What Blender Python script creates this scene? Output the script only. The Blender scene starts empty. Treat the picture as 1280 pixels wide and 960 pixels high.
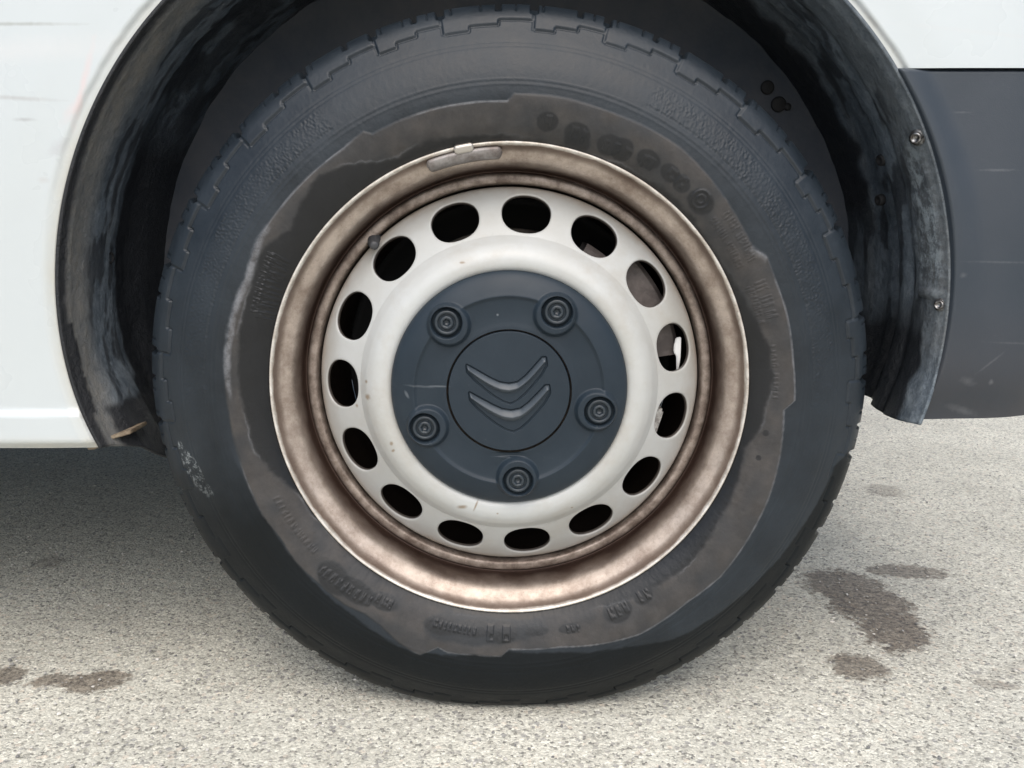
import bpy, bmesh, math, random
import numpy as np
from mathutils import Vector, Matrix
random.seed(7); rng = np.random.default_rng(7)
S = bpy.context.scene
R = math.radians
# ------------------------------------------------------------------ camera
PITCH = R(10.7); CAM = np.array([.0026, -.792, .479]); FPX = 1100.
cd = bpy.data.cameras.new('camera'); cam = bpy.data.objects.new('camera', cd); S.collection.objects.link(cam)
cam.location = CAM; cam.rotation_euler = (R(90) - PITCH, 0, 0)
cd.sensor_width = 36; cd.lens = 36 * FPX / 1280; cd.clip_start = .02; cd.clip_end = 500
S.camera = cam
# ------------------------------------------------------------------ light
SUN_EL, SUN_AZ = R(53), R(176)      # azimuth measured from +y towards +x
w = bpy.data.worlds.new('World'); S.world = w; w.use_nodes = True
nt = w.node_tree; sk = nt.nodes.new('ShaderNodeTexSky'); sk.sky_type = 'NISHITA'; sk.sun_disc = False
sk.sun_elevation = SUN_EL; sk.sun_rotation = SUN_AZ; sk.dust_density = 3.5; sk.air_density = 1.0; sk.ozone_density = 1.0
nt.links.new(sk.outputs[0], nt.nodes['Background'].inputs[0]); nt.nodes['Background'].inputs[1].default_value = .12
sl = bpy.data.lights.new('sun', 'SUN'); sl.energy = 2.1; sl.angle = R(80); sl.color = (1, .975, .93)
so = bpy.data.objects.new('sun', sl); S.collection.objects.link(so)
sdir = Vector((math.sin(SUN_AZ) * math.cos(SUN_EL), math.cos(SUN_AZ) * math.cos(SUN_EL), math.sin(SUN_EL)))
so.rotation_euler = sdir.to_track_quat('Z', 'Y').to_euler(); so.location = (-1, -3, 4)
S.view_settings.view_transform = 'Standard'; S.view_settings.look = 'None'
S.view_settings.exposure = .33; S.view_settings.gamma = 1
# ------------------------------------------------------------------ helpers
_f = np.array([0, math.cos(PITCH), -math.sin(PITCH)]); _u = np.array([0, math.sin(PITCH), math.cos(PITCH)]); _r = np.array([1., 0, 0])
def ray(px, py): return _f + _r * (px - 640) / FPX + _u * (480 - py) / FPX
def at(px, py, y=0.):                       # measured photo point -> world point on the vertical plane y
    d = ray(px, py); return CAM + d * (y - CAM[1]) / d[1]
def atg(px, py, z=0.):                      # measured photo point -> ground
    d = ray(px, py); return CAM + d * (z - CAM[2]) / d[2]
ZC = .325
def pol(px, py, y=-.008):                   # -> (angle ccw from +x, radius) about the axle
    p = at(px, py, y); return math.atan2(p[2] - ZC, p[0]), math.hypot(p[0], p[2] - ZC)

def mesh_obj(name, V, Fq, mat=None, parent=None, smooth=True, attrs=None):
    me = bpy.data.meshes.new(name)
    V = np.asarray(V, np.float32).reshape(-1, 3)
    if isinstance(Fq, np.ndarray):
        k = Fq.shape[1]; n = len(Fq)
        me.vertices.add(len(V)); me.vertices.foreach_set('co', V.ravel())
        me.loops.add(n * k); me.loops.foreach_set('vertex_index', Fq.astype(np.int32).ravel())
        me.polygons.add(n); me.polygons.foreach_set('loop_start', np.arange(0, n * k, k, dtype=np.int32))
        me.polygons.foreach_set('loop_total', np.full(n, k, np.int32))
    else:
        me.from_pydata([tuple(map(float, v)) for v in V], [], Fq)
    me.update(calc_edges=True); me.validate()
    me.polygons.foreach_set('use_smooth', np.full(len(me.polygons), smooth))
    for k_, a in (attrs or {}).items():
        at_ = me.attributes.new(k_, 'FLOAT', 'POINT'); at_.data.foreach_set('value', np.asarray(a, np.float32).ravel())
    o = bpy.data.objects.new(name, me); S.collection.objects.link(o)
    if mat: me.materials.append(mat)
    if parent: o.parent = parent
    return o
def grid(name, V, mat, parent=None, wrap=False, flip=False, smooth=True, attrs=None):
    n, m = V.shape[:2]; idx = np.arange(n * m).reshape(n, m)
    a = idx if wrap else idx[:-1]; b = np.roll(idx, -1, 0) if wrap else idx[1:]
    q = np.stack([a[:, :-1], b[:, :-1], b[:, 1:], a[:, 1:]], -1).reshape(-1, 4)
    if flip: q = q[:, ::-1]
    return mesh_obj(name, V, q, mat, parent, smooth, attrs)
def catmull(P, n):
    P = np.array(P, float); P = np.vstack([2 * P[0] - P[1], P, 2 * P[-1] - P[-2]]); out = []
    for i in range(1, len(P) - 2):
        for t in np.linspace(0, 1, n, endpoint=False):
            a, b, c, d = P[i - 1:i + 3]
            out.append(.5 * ((2 * b) + (c - a) * t + (2 * a - 5 * b + 4 * c - d) * t * t + (3 * b - a - 3 * c + d) * t ** 3))
    out.append(P[-2]); return np.array(out)
def resample(P, n=None, dens=None):
    P = np.array(P, float); s = np.r_[0, np.cumsum(np.hypot(*np.diff(P, axis=0).T))]
    t = np.linspace(0, s[-1], n) if n else dens
    return np.stack([np.interp(t, s, P[:, i]) for i in (0, 1)], -1)
def revolve(name, prof, mat, parent, n=360, cx=0., cz=ZC, t0=0., smooth=True, attrs=None):
    th = np.linspace(0, 2 * np.pi, n, endpoint=False) + t0; P = np.asarray(prof, float)
    V = np.stack([cx + np.cos(th)[:, None] * P[None, :, 0], 0 * th[:, None] + P[None, :, 1], cz + np.sin(th)[:, None] * P[None, :, 0]], -1)
    return grid(name, V, mat, parent, wrap=True, smooth=smooth)
def sstep(a, b, x): t = np.clip((x - a) / (b - a), 0, 1); return t * t * (3 - 2 * t)
def vnoise(x, y, seed=0):                   # 2-D value noise, numpy
    xi = np.floor(x).astype(int); yi = np.floor(y).astype(int); fx = x - xi; fy = y - yi
    fx = fx * fx * (3 - 2 * fx); fy = fy * fy * (3 - 2 * fy)
    def h(i, j):
        n = (i * 374761393 + j * 668265263 + seed * 1442695041) & 0x7fffffff
        n = ((n ^ (n >> 13)) * 1274126177) & 0x7fffffff
        return ((n ^ (n >> 16)) & 0xffff) / 65535.
    return (h(xi, yi) * (1 - fx) + h(xi + 1, yi) * fx) * (1 - fy) + (h(xi, yi + 1) * (1 - fx) + h(xi + 1, yi + 1) * fx) * fy
def fbm(x, y, o=4, seed=0):
    r = 0; a = .5
    for i in range(o): r = r + a * (vnoise(x * 2 ** i, y * 2 ** i, seed + i) - .5) * 2; a *= .5
    return r
# ---- materials
class M:
    def __init__(s, name, base=(.5, .5, .5), rough=.5, metal=0., spec=.5, coat=0.):
        s.m = bpy.data.materials.new(name); s.m.use_nodes = True; s.nt = s.m.node_tree; s.b = s.nt.nodes['Principled BSDF']
        s.b.inputs['Base Color'].default_value = (*base, 1); s.b.inputs['Roughness'].default_value = rough
        s.b.inputs['Metallic'].default_value = metal; s.b.inputs['Specular IOR Level'].default_value = spec
        s.b.inputs['Coat Weight'].default_value = coat; s.b.inputs['Coat Roughness'].default_value = .12
        s.tc = None; s.h = None
    def n(s, t, **k):
        x = s.nt.nodes.new(t)
        for a, v in k.items(): setattr(x, a, v)
        return x
    def put(s, sock, v):
        if hasattr(v, 'links') or isinstance(v, bpy.types.NodeSocket): s.nt.links.new(v, sock)
        else: sock.default_value = v
    def obj(s):
        if not s.tc: s.tc = s.n('ShaderNodeTexCoord')
        return s.tc.outputs['Object']
    def noise(s, scale, detail=4, rough=.55, vec=None, dist=0.):
        x = s.n('ShaderNodeTexNoise'); x.inputs['Scale'].default_value = scale; x.inputs['Detail'].default_value = detail
        x.inputs['Roughness'].default_value = rough; x.inputs['Distortion'].default_value = dist
        s.put(x.inputs['Vector'], vec or s.obj()); return x.outputs[0]
    def voro(s, scale, vec=None, feature='F1', rnd=1.):
        x = s.n('ShaderNodeTexVoronoi', feature=feature); x.inputs['Scale'].default_value = scale; x.inputs['Randomness'].default_value = rnd
        s.put(x.inputs['Vector'], vec or s.obj()); return x
    def ramp(s, v, pts, interp='LINEAR'):
        x = s.n('ShaderNodeValToRGB'); cr = x.color_ramp; cr.interpolation = interp
        while len(cr.elements) < len(pts): cr.elements.new(.5)
        for e, (p, c) in zip(cr.elements, pts): e.position = p; e.color = (c, c, c, 1) if not hasattr(c, '__len__') else (*c, 1)
        s.put(x.inputs[0], v); return x.outputs[0]
    def math(s, op, a, b=0., c=0., clamp=False):
        x = s.n('ShaderNodeMath', operation=op, use_clamp=clamp)
        for i, v in enumerate((a, b, c)): s.put(x.inputs[i], v)
        return x.outputs[0]
    def mix(s, f, a, b, mode='MIX'):
        x = s.n('ShaderNodeMix', data_type='RGBA', blend_type=mode)
        s.put(x.inputs[0], f); s.put(x.inputs[6], a if not isinstance(a, tuple) else (*a, 1)); s.put(x.inputs[7], b if not isinstance(b, tuple) else (*b, 1))
        return x.outputs[2]
    def attr(s, name): x = s.n('ShaderNodeAttribute', attribute_name=name); return x.outputs['Fac']
    def color(s, v): s.put(s.b.inputs['Base Color'], v)
    def rough(s, v): s.put(s.b.inputs['Roughness'], v)
    def bump(s, v, dist=.001, strength=1.):
        x = s.n('ShaderNodeBump'); x.inputs['Distance'].default_value = dist; x.inputs['Strength'].default_value = strength
        s.put(x.inputs['Height'], v)
        if s.h: s.nt.links.new(s.h, x.inputs['Normal'])
        s.h = x.outputs[0]; s.nt.links.new(s.h, s.b.inputs['Normal'])
    def scaled(s, v3, loc=(0, 0, 0), rot=(0, 0, 0)):
        x = s.n('ShaderNodeMapping'); s.nt.links.new(s.obj(), x.inputs[0]); x.inputs['Scale'].default_value = v3
        x.inputs['Location'].default_value = loc; x.inputs['Rotation'].default_value = rot; return x.outputs[0]
    def spot(s, p, rx, rz, rot=0., soft=.3, rag=.25, nsc=60.):   # ragged mark of its own shape round point p (x, z)
        v = s.scaled((1, 0, 1), (0, 0, 0)); sub = s.n('ShaderNodeVectorMath', operation='SUBTRACT'); s.nt.links.new(v, sub.inputs[0]); sub.inputs[1].default_value = (p[0], 0, p[1])
        mp = s.n('ShaderNodeMapping'); mp.vector_type = 'POINT'; s.nt.links.new(sub.outputs[0], mp.inputs[0]); mp.inputs['Rotation'].default_value = (0, rot, 0)
        sc = s.n('ShaderNodeVectorMath', operation='DIVIDE'); s.nt.links.new(mp.outputs[0], sc.inputs[0]); sc.inputs[1].default_value = (rx, 1, rz)
        ln = s.n('ShaderNodeVectorMath', operation='LENGTH'); s.nt.links.new(sc.outputs[0], ln.inputs[0])
        d = s.math('ADD', ln.outputs['Value'], s.math('MULTIPLY', s.math('SUBTRACT', s.noise(nsc, 5, .6), .5), rag * 4))
        return s.ramp(d, [(max(0, .5 - soft * .5) , 1.), (.5 + soft * .5, 0.)])
def empty(name, loc, parent=None):
    o = bpy.data.objects.new(name, None); S.collection.objects.link(o); o.location = loc; o.empty_display_size = .1
    if parent: o.parent = parent
    return o
# ================================================================== GROUND
g = M('asphalt', (.4, .4, .38), .85, spec=.25)
wv = g.n('ShaderNodeVectorMath', operation='ADD'); wn = g.n('ShaderNodeTexNoise'); wn.inputs['Scale'].default_value = 260; wn.inputs['Detail'].default_value = 3; g.nt.links.new(g.obj(), wn.inputs['Vector'])
ws = g.n('ShaderNodeVectorMath', operation='SCALE'); ws.inputs['Scale'].default_value = .0045; g.nt.links.new(wn.outputs['Color'], ws.inputs[0]); g.nt.links.new(g.obj(), wv.inputs[0]); g.nt.links.new(ws.outputs[0], wv.inputs[1])
v1 = g.voro(360., wv.outputs[0]); v2 = g.voro(150., wv.outputs[0])
cell = g.n('ShaderNodeSeparateColor'); g.nt.links.new(v1.outputs['Color'], cell.inputs[0])
base = g.ramp(cell.outputs[0], [(0, (.20, .20, .19)), (.10, (.33, .325, .30)), (.2, (.47, .465, .425)), (.5, (.55, .545, .50)), (.85, (.62, .615, .565)), (1, (.74, .735, .68))])
cell2 = g.n('ShaderNodeSeparateColor'); g.nt.links.new(v2.outputs['Color'], cell2.inputs[0])
st2 = g.math('MULTIPLY', g.ramp(cell2.outputs[1], [(.66, 0.), (.70, 1.)]), g.ramp(v2.outputs['Distance'], [(.35, 1.), (.5, 0.)]))
stc = g.ramp(cell2.outputs[2], [(0, (.26, .26, .27)), (.5, (.42, .40, .37)), (1, (.66, .60, .53))])
base = g.mix(g.math('MULTIPLY', st2, .75), base, stc)
base = g.mix(g.ramp(v1.outputs['Distance'], [(.4, 0.), (.85, .25)]), base, (.30, .29, .275))
big = g.ramp(g.noise(5, 6, .65), [(.3, .86), (.7, 1.08)])
base = g.mix(1., base, big, 'MULTIPLY'); base = g.mix(1., base, (1.24, 1.225, 1.16), 'MULTIPLY')
fine = g.ramp(g.noise(430, 4, .75), [(.3, .68), (.7, 1.25)]); base = g.mix(.8, base, fine, 'MULTIPLY')
def gspot(px, py, rx, ry, rot, rag=.22, soft=.25):
    c = atg(px, py)
    v = g.obj(); sub = g.n('ShaderNodeVectorMath', operation='SUBTRACT'); g.nt.links.new(v, sub.inputs[0]); sub.inputs[1].default_value = (c[0], c[1], 0)
    mp = g.n('ShaderNodeMapping'); g.nt.links.new(sub.outputs[0], mp.inputs[0]); mp.inputs['Rotation'].default_value = (0, 0, rot)
    sc = g.n('ShaderNodeVectorMath', operation='DIVIDE'); g.nt.links.new(mp.outputs[0], sc.inputs[0]); sc.inputs[1].default_value = (rx * 1.22, ry * 1.22, 1)
    ln = g.n('ShaderNodeVectorMath', operation='LENGTH'); g.nt.links.new(sc.outputs[0], ln.inputs[0])
    d = g.math('ADD', ln.outputs['Value'], g.math('ADD', g.math('MULTIPLY', g.math('SUBTRACT', gn, .5), rag * 5), g.math('MULTIPLY', g.math('SUBTRACT', cell2.outputs[0], .5), .3)))
    return g.ramp(g.math('MULTIPLY', d, .5), [(.5 - soft * .5, 1.), (.5, 0.)])
gn = g.noise(46, 8, .78)
wet = None
for (px, py, rx, ry, rot, a) in [(4, 841, .024, .017, .5, .9), (63, 847, .019, .012, -.4, .9), (119, 848, .031, .021, -.15, .95),
        (1055, 730, .050, .050, .3, .95), (1085, 752, .050, .056, .5, 1.), (1118, 785, .036, .055, .35, 1.), (1132, 712, .050, .024, .1, .8), (1076, 832, .030, .026, .1, .9),
        (1105, 612, .032, .035, .2, .45), (1245, 852, .02, .009, .2, .5), (62, 700, .022, .02, 0, .5), (1262, 835, .05, .012, -.4, .22)]:
    s_ = g.math('MULTIPLY', gspot(px, py, rx, ry, rot), a); wet = s_ if wet is None else g.math('MAXIMUM', wet, s_)
wetc = g.mix(1., base, (.40, .35, .315), 'MULTIPLY'); wetc = g.mix(g.ramp(g.noise(170, 5, .8), [(.46, 0.), (.60, .75)]), wetc, (.062, .047, .040))
base = g.mix(g.math('MULTIPLY', wet, .9), base, wetc); g.color(base)
g.rough(g.ramp(wet, [(0, .9), (1, .5)]))
g.bump(g.math('SUBTRACT', 1., v1.outputs['Distance']), .0012, .6); g.bump(g.noise(60, 5), .004, .7); g.bump(g.noise(330, 3, .7), .0015, .7)
gx = np.r_[-60, -20, -6, np.linspace(-2, 2, 161), 6, 20, 60]; gy = np.r_[-60, -20, -6, np.linspace(-1.5, 2.5, 161), 6, 20, 60]
GX, GY = np.meshgrid(gx, gy, indexing='ij'); near = sstep(2.2, 1.2, np.abs(GX)) * sstep(2.6, 1.4, np.abs(GY - .3))
away = sstep(.12, .30, np.hypot(np.maximum(np.abs(GX) - .10, 0), np.maximum(np.abs(GY - .11) - .10, 0)))
GZ = -.0015 + near * away * (.0022 * fbm(GX * 9, GY * 9, 4, 3) - .001)
o = grid('ground', np.stack([GX, GY, GZ], -1), g.m); o['kind'] = 'structure'
# loose grit: real stones on the tarmac
gm = M('grit_stone', (.3, .29, .27), .85)
ci = gm.n('ShaderNodeNewGeometry'); gm.color(gm.ramp(ci.outputs['Random Per Island'], [(0, (.16, .16, .16)), (.3, (.36, .35, .33)), (.75, (.55, .53, .49)), (1, (.7, .68, .63))]))
ico = np.array([(0, 0, 1), (.89, 0, .45), (.28, .85, .45), (-.72, .53, .45), (-.72, -.53, .45), (.28, -.85, .45), (.72, .53, -.45), (-.28, .85, -.45), (-.89, 0, -.45), (-.28, -.85, -.45), (.72, -.53, -.45), (0, 0, -1)])
icf = np.array([(0, 1, 2), (0, 2, 3), (0, 3, 4), (0, 4, 5), (0, 5, 1), (1, 6, 2), (2, 7, 3), (3, 8, 4), (4, 9, 5), (5, 10, 1), (2, 6, 7), (3, 7, 8), (4, 8, 9), (5, 9, 10), (1, 10, 6), (11, 7, 6), (11, 8, 7), (11, 9, 8), (11, 10, 9), (11, 6, 10)])
VV = []; FF = []; k = 0
for i in range(5200):
    x, y = rng.uniform(-1.0, 1.1), -.12 + rng.random() ** 1.4 * 1.5
    if abs(x) < .14 and -.02 < y < .25: continue
    s = rng.uniform(.0007, .0019) * (1 + .5 * (rng.random() < .05)); a = rng.random() * 6.28
    v = ico * (1 + rng.uniform(-.25, .25, (12, 1))) * s * np.array([1.2, .9, .55])
    v = v @ np.array([[math.cos(a), -math.sin(a), 0], [math.sin(a), math.cos(a), 0], [0, 0, 1]]) + (x, y, -.0004)
    VV.append(v); FF.append(icf + k); k += 12
o = mesh_obj('grit', np.vstack(VV), np.vstack(FF), gm.m, smooth=False); o['kind'] = 'stuff'; o['label'] = 'loose grit scattered over the pale asphalt'
# ================================================================== VAN
van = empty('van', (0, .9, 0))
van['label'] = 'white van with grey plastic rear bumper and dark wheel arch round the steel wheel'; van['category'] = 'van'
PB = Vector((0, .9, 0))
wheel = empty('wheel', (0, -.9, ZC), van)
def part(o, parent=van):                       # keep world placement while the mesh is built in world space
    o.parent = parent; off = Vector((0, .9, 0)) if parent is van else (Vector((0, 0, ZC)) if parent is wheel else None)
    if off is None: return o
    o.data.transform(Matrix.Translation(-Vector((0, 0, 0)))); o.matrix_parent_inverse = Matrix.Translation(-off); return o
AX, AZ, AR = -.006, .4238, .4015
XL, XR0, RC, ZT = -2.3, .44, .14, 1.85
_ap = [at(px, py, .006) for px, py in [(124, 560), (120, 548), (99, 500), (79, 440), (72, 380), (71, 330), (78, 260), (92, 200), (118, 130), (152, 70), (205, 1), (1056, 1), (1090, 42), (1125, 84), (1152, 150), (1172, 215), (1182, 290), (1186, 360), (1183, 420), (1170, 480), (1150, 526)]]
_aa = np.array([math.atan2(p[2] - AZ, p[0] - AX) % (2 * np.pi) for p in _ap]); _aa = np.where(_aa > 4.5, _aa - 2 * np.pi, _aa); _ar = np.array([math.hypot(p[0] - AX, p[2] - AZ) for p in _ap])
_aa = np.r_[_aa, np.radians([70, 90, 110])]; _ar = np.r_[_ar, .352, .350, .352]; _pf = np.polyfit(_aa, _ar, 8)
def arcr(t): return np.polyval(_pf, np.clip(t, _aa.min() - .02, _aa.max() + .02))
def wrap(u, y, z):                             # side skin wraps round the rear corner; tumblehome above the waist
    a = np.clip((u - XR0) / RC, 0, np.pi / 2); ext = np.maximum(u - XR0 - RC * np.pi / 2, 0)
    rr = RC - y
    x = np.where(u < XR0, u, XR0 + rr * np.sin(a)); yy = np.where(u < XR0, y, RC - rr * np.cos(a)) + ext
    return np.stack([x, yy + .10 * np.clip(z - .9, 0, 9) ** 2 + .01 * sstep(.45, .8, z), z], -1)
def skin(name, th0, th1, outer, prof, mat, n=260, zfix=None, arcr=None):
    th = np.linspace(th0, th1, n); ra = AR if arcr is None else arcr(th)
    I = np.stack([AX + ra * np.cos(th), AZ + ra * np.sin(th)], -1)
    op = resample(outer, n); L = np.hypot(*(op - I).T)
    s = np.r_[0, .0012, .0025, .004, .006, .008, .010, .012, .014, .016, .018, .021, .024, .028, .032, .037, .043, .05, np.linspace(.06, .3, 22)]
    t = np.linspace(0, 1, 26)[1:]
    cols = [];
    for i in range(n):
        sm = min(.3, L[i] * .6); ss = np.r_[s / .3 * sm if sm < .3 else s, sm + (L[i] - sm) * t]
        d = (op[i] - I[i]) / L[i]; cols.append(np.c_[I[i] + ss[:, None] * d, ss])
    Cc = np.array(cols); x, z, s_ = Cc[..., 0], Cc[..., 1], Cc[..., 2]
    y = prof(s_, x, z, th[:, None])
    if zfix: x, y, z = zfix(x, y, z, s_)
    return x, y, z
wp = M('white_paint', (.78, .80, .80), .28, coat=.5)
dirtn = wp.ramp(wp.noise(3.5, 6, .65), [(.35, 0.), (.75, .30)])
c = wp.mix(dirtn, (.54, .585, .60), (.455, .485, .48))
edge = wp.attr('edge'); c = wp.mix(wp.math('MULTIPLY', edge, wp.ramp(wp.noise(22, 5, .7), [(.25, .25), (.65, 1.)])), c, (.50, .47, .38))
fl = wp.attr('seam'); c = wp.mix(wp.math('MULTIPLY', fl, wp.ramp(wp.noise(55, 5, .7), [(.35, .0), (.6, .85)])), c, (.22, .19, .14))
def w2(px, py): p = at(px, py, .003); return (p[0], p[2])
# transfer marks and scratches, each with its own shape
for (px, py, rx, rz, rot, col, a) in [(100, 104, .002, .026, .32, (.72, .48, .46), .35), (88, 135, .0025, .012, .7, (.70, .50, .48), .25), (15, 28, .030, .0012, 0, (.30, .31, .28), .6),
        (18, 122, .022, .0014, .05, (.35, .34, .33), .5), (28, 149, .006, .0012, 0, (.3, .3, .3), .5), (70, 184, .006, .004, -.7, (.40, .40, .42), .45), (52, 225, .003, .002, 0, (.4, .36, .34), .3),
        (1245, 40, .05, .0015, .1, (.55, .56, .56), .3), (30, 60, .07, .008, -.05, (.62, .62, .62), .35)]:
    m_ = wp.spot(w2(px, py), rx * 2.4, rz * 2, -rot, .8, .2, 160); c = wp.mix(wp.math('MULTIPLY', m_, a), c, col)
wp.color(c); wp.rough(wp.ramp(wp.noise(9, 4), [(.3, .22), (.8, .42)])); wp.bump(wp.noise(2.5, 3), .003, .5)
def wprof(s, x, z, th):
    rag = .0010 * vnoise(th * 40, s * 0, 5)
    up = sstep(.42, .60, z)
    y = .016 - .008 * sstep(0, .0025, s) - .003 * up * sstep(.0085 + rag, .0135 + rag, s) - .003 * (1 - up) * sstep(.002, .012, s) - .0015 * sstep(.014, .06, s)
    # sill: crease ledge near the bottom (faces up), only on the left side
    left = sstep(-.30, -.36, x)
    zl = .3005
    y = y - left * .0045 * sstep(zl + .004, zl - .0015, z) + left * .010 * sstep(.275, .266, z)
    return y
outerw = [(XR0 + RC * np.pi / 2 + 1.35, .6065), (XR0 + RC * np.pi / 2 + 1.35, ZT), (XL, ZT), (XL, .2665)]
def solve_z(z, a, b):
    g_ = np.linspace(a, b, 4000); return g_[np.argmin(np.abs(AZ + arcr(g_) * np.sin(g_) - z))]
th1 = solve_z(.2665, 3.2, 3.7); th0 = solve_z(.6065, .2, .9)
# denser rows near the sill are obtained by ordering the outer polygon by arc parameter
n = 420; th = np.linspace(th0, th1, n)
segw = np.interp(np.linspace(0, 1, n), [0, .06, .2, .62, .80, 1], [0, .30, .38, .74, .86, 1])
P = np.array(outerw); cs = np.r_[0, np.cumsum(np.hypot(*np.diff(P, axis=0).T))]; cs /= cs[-1]
key = [0, cs[1], cs[2], 1]; tt = np.interp(np.linspace(0, 1, n), [0, .22, .62, 1], key)
op = np.stack([np.interp(tt, cs, P[:, 0]), np.interp(tt, cs, P[:, 1])], -1)
I = np.stack([AX + arcr(th) * np.cos(th), AZ + arcr(th) * np.sin(th)], -1)
def lay(I, op, prof, th, sfine=.30):
    s0 = np.r_[0, .0012, .0025, .004, .005, .006, .008, .0095, .011, .0125, .014, .016, .018, .021, .024, .028, .032, .037, .043, .05, np.linspace(.06, sfine, 30)]
    L = np.hypot(*(op - I).T)[:, None]; sm = np.minimum(sfine, L * .7)
    ss = np.concatenate([s0[None, :] / sfine * sm, sm + (L - sm) * np.linspace(0, 1, 40)[None, 1:]], 1)
    d = (op - I) / L; x = I[:, :1] + ss * d[:, :1]; z = I[:, 1:] + ss * d[:, 1:]
    return x, prof(ss, x, z, th[:, None]), z, ss
x, y, z, ss = lay(I, op, wprof, th)
edge_a = sstep(.016, .002, ss) * .55 + .5 * sstep(.283, .267, z) * (x < -.3); seam_a = sstep(.004, .0005, ss) * 1. + sstep(.0025, .0, np.abs(ss - .0105)) * .4 * (x > 0)
o = grid('side_panel', wrap(x, y, z), wp.m, van, attrs={'edge': edge_a, 'seam': seam_a}); part(o)
# rear bumper (dark grey moulded plastic)
bp = M('bumper_plastic', (.06, .07, .085), .5, spec=.45)
c = bp.mix(bp.ramp(bp.noise(5, 6, .65), [(.3, 0.), (.75, 1.)]), (.027, .037, .049), (.040, .049, .062))
low = bp.math('MULTIPLY', bp.attr('low'), bp.ramp(bp.noise(7, 6, .7), [(.25, .15), (.65, 1.)])); c = bp.mix(bp.math('MULTIPLY', low, .7), c, (.050, .046, .047))
scr = bp.ramp(bp.noise(140, 3, .7, bp.scaled((.25, 1, 1.6), rot=(0, .4, 0))), [(.72, 0.), (.80, .35)])
c = bp.mix(bp.math('MULTIPLY', scr, bp.ramp(bp.noise(9, 3), [(.5, 0.), (.62, 1.)])), c, (.22, .23, .24))
for (px, py, rx, rz, rot, a) in [(1252, 212, .012, .001, 0, .6), (1208, 139, .006, .0008, 0, .35), (1243, 479, .0018, .0022, 0, .8), (1210, 516, .012, .003, .3, .5), (1213, 478, .006, .003, .3, .4), (1240, 455, .012, .0008, -.7, .4), (1205, 344, .0025, .002, 0, .5), (1255, 328, .03, .0008, .02, .35), (1270, 430, .02, .0008, .05, .3)]:
    p = at(px, py, 0); c = bp.mix(bp.math('MULTIPLY', bp.spot((p[0], p[2]), rx * 1.8, rz * 1.8, -rot, .8, .3, 200), a * .35), c, (.25, .26, .27))
bp.color(c); bp.rough(bp.ramp(bp.noise(12, 5), [(.3, .38), (.75, .58)])); bp.bump(bp.noise(900, 2), .00015, .6); bp.bump(bp.noise(14, 4), .0012, .5)
def bprof(s, x, z, th):
    fade = sstep(.30, .56, z) * .9 + .1
    y = .010 - .005 * sstep(0, .0012, s) - .005 * sstep(.0002, .0022, s) * fade
    y = y + .008 * sstep(.003, .034, s) * fade - .002 + .012 * sstep(.36, .29, z) ** 2 + .003 * sstep(.6035, .6058, z)
    return y
thb = np.linspace(solve_z(.6058, .2, .9), -R(18.6), 220)
rb = arcr(thb); Ib = np.stack([AX + rb * np.cos(thb), AZ + rb * np.sin(thb)], -1)
XE = XR0 + RC * np.pi / 2 + 1.35
opb = np.stack([np.full(220, XE), np.interp(np.linspace(0, 1, 220), [0, .03, 1], [.6058, .6, .315])], -1)
x, y, z, ss = lay(Ib, opb, bprof, thb)
z = z + .0  # level bottom, slightly rising rearwards
o = grid('rear_bumper', wrap(x, y, z), bp.m, van, flip=True, attrs={'low': sstep(.42, .30, z)}); part(o)
# lower return of bumper
# ---- wheel arch liner
lm = M('liner_plastic', (.03, .04, .05), .6, spec=.4)
du = lm.attr('dust'); wet_shade = lm.attr('wet')
n1 = lm.noise(30, 8, .7); n2 = lm.noise(140, 4, .7)
cx3 = lm.n('ShaderNodeCombineXYZ'); lm.put(cx3.inputs[0], lm.attr('ang')); lm.put(cx3.inputs[1], lm.attr('dep'))
n3 = lm.noise(1, 9, .78, cx3.outputs[0])
c = lm.mix(lm.ramp(n3, [(.36, 0.), (.68, 1.)]), (.062, .085, .110), (.175, .210, .245))
dm = lm.math('MULTIPLY', du, lm.ramp(n3, [(.3, .35), (.6, 1.)])); c = lm.mix(dm, c, (.19, .18, .16))
ckm = lm.math('MULTIPLY', lm.attr('chalk'), lm.ramp(lm.noise(70, 8, .8), [(.45, 0.), (.57, 1.)])); c = lm.mix(ckm, c, (.42, .48, .52))
sp = lm.ramp(lm.noise(170, 5, .8), [(.60, 0.), (.68, 1.)]); c = lm.mix(lm.math('MULTIPLY', sp, .45), c, (.30, .31, .31))
c = lm.mix(wet_shade, c, (.012, .014, .018)); lm.color(c)
lm.rough(lm.mix(wet_shade, (.58, .58, .58), (.30, .30, .30))); lm.bump(n1, .006, .9); lm.bump(n3, .004, .9); lm.bump(n2, .0012, .7)
thl = np.linspace(np.pi + R(19.5), -R(18.9), 620); dep = np.r_[.006, .010, .014, .018, np.linspace(.021, .27, 110)]
T, Dp = np.meshgrid(thl, dep, indexing='ij')
T = T + R(8.5) * sstep(np.pi - .25, np.pi + R(19.5), T) * sstep(.0, .13, Dp) + R(3.0) * sstep(np.pi - .25, np.pi + R(19.5), T)- R(1.0) * sstep(.1, -R(18.9), T) * np.sin(np.clip(Dp / .12, 0, 1) * np.pi)
deg = np.degrees(T)
lr = arcr(T) + .0015 - .004 * sstep(.010, .018, Dp)
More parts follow.
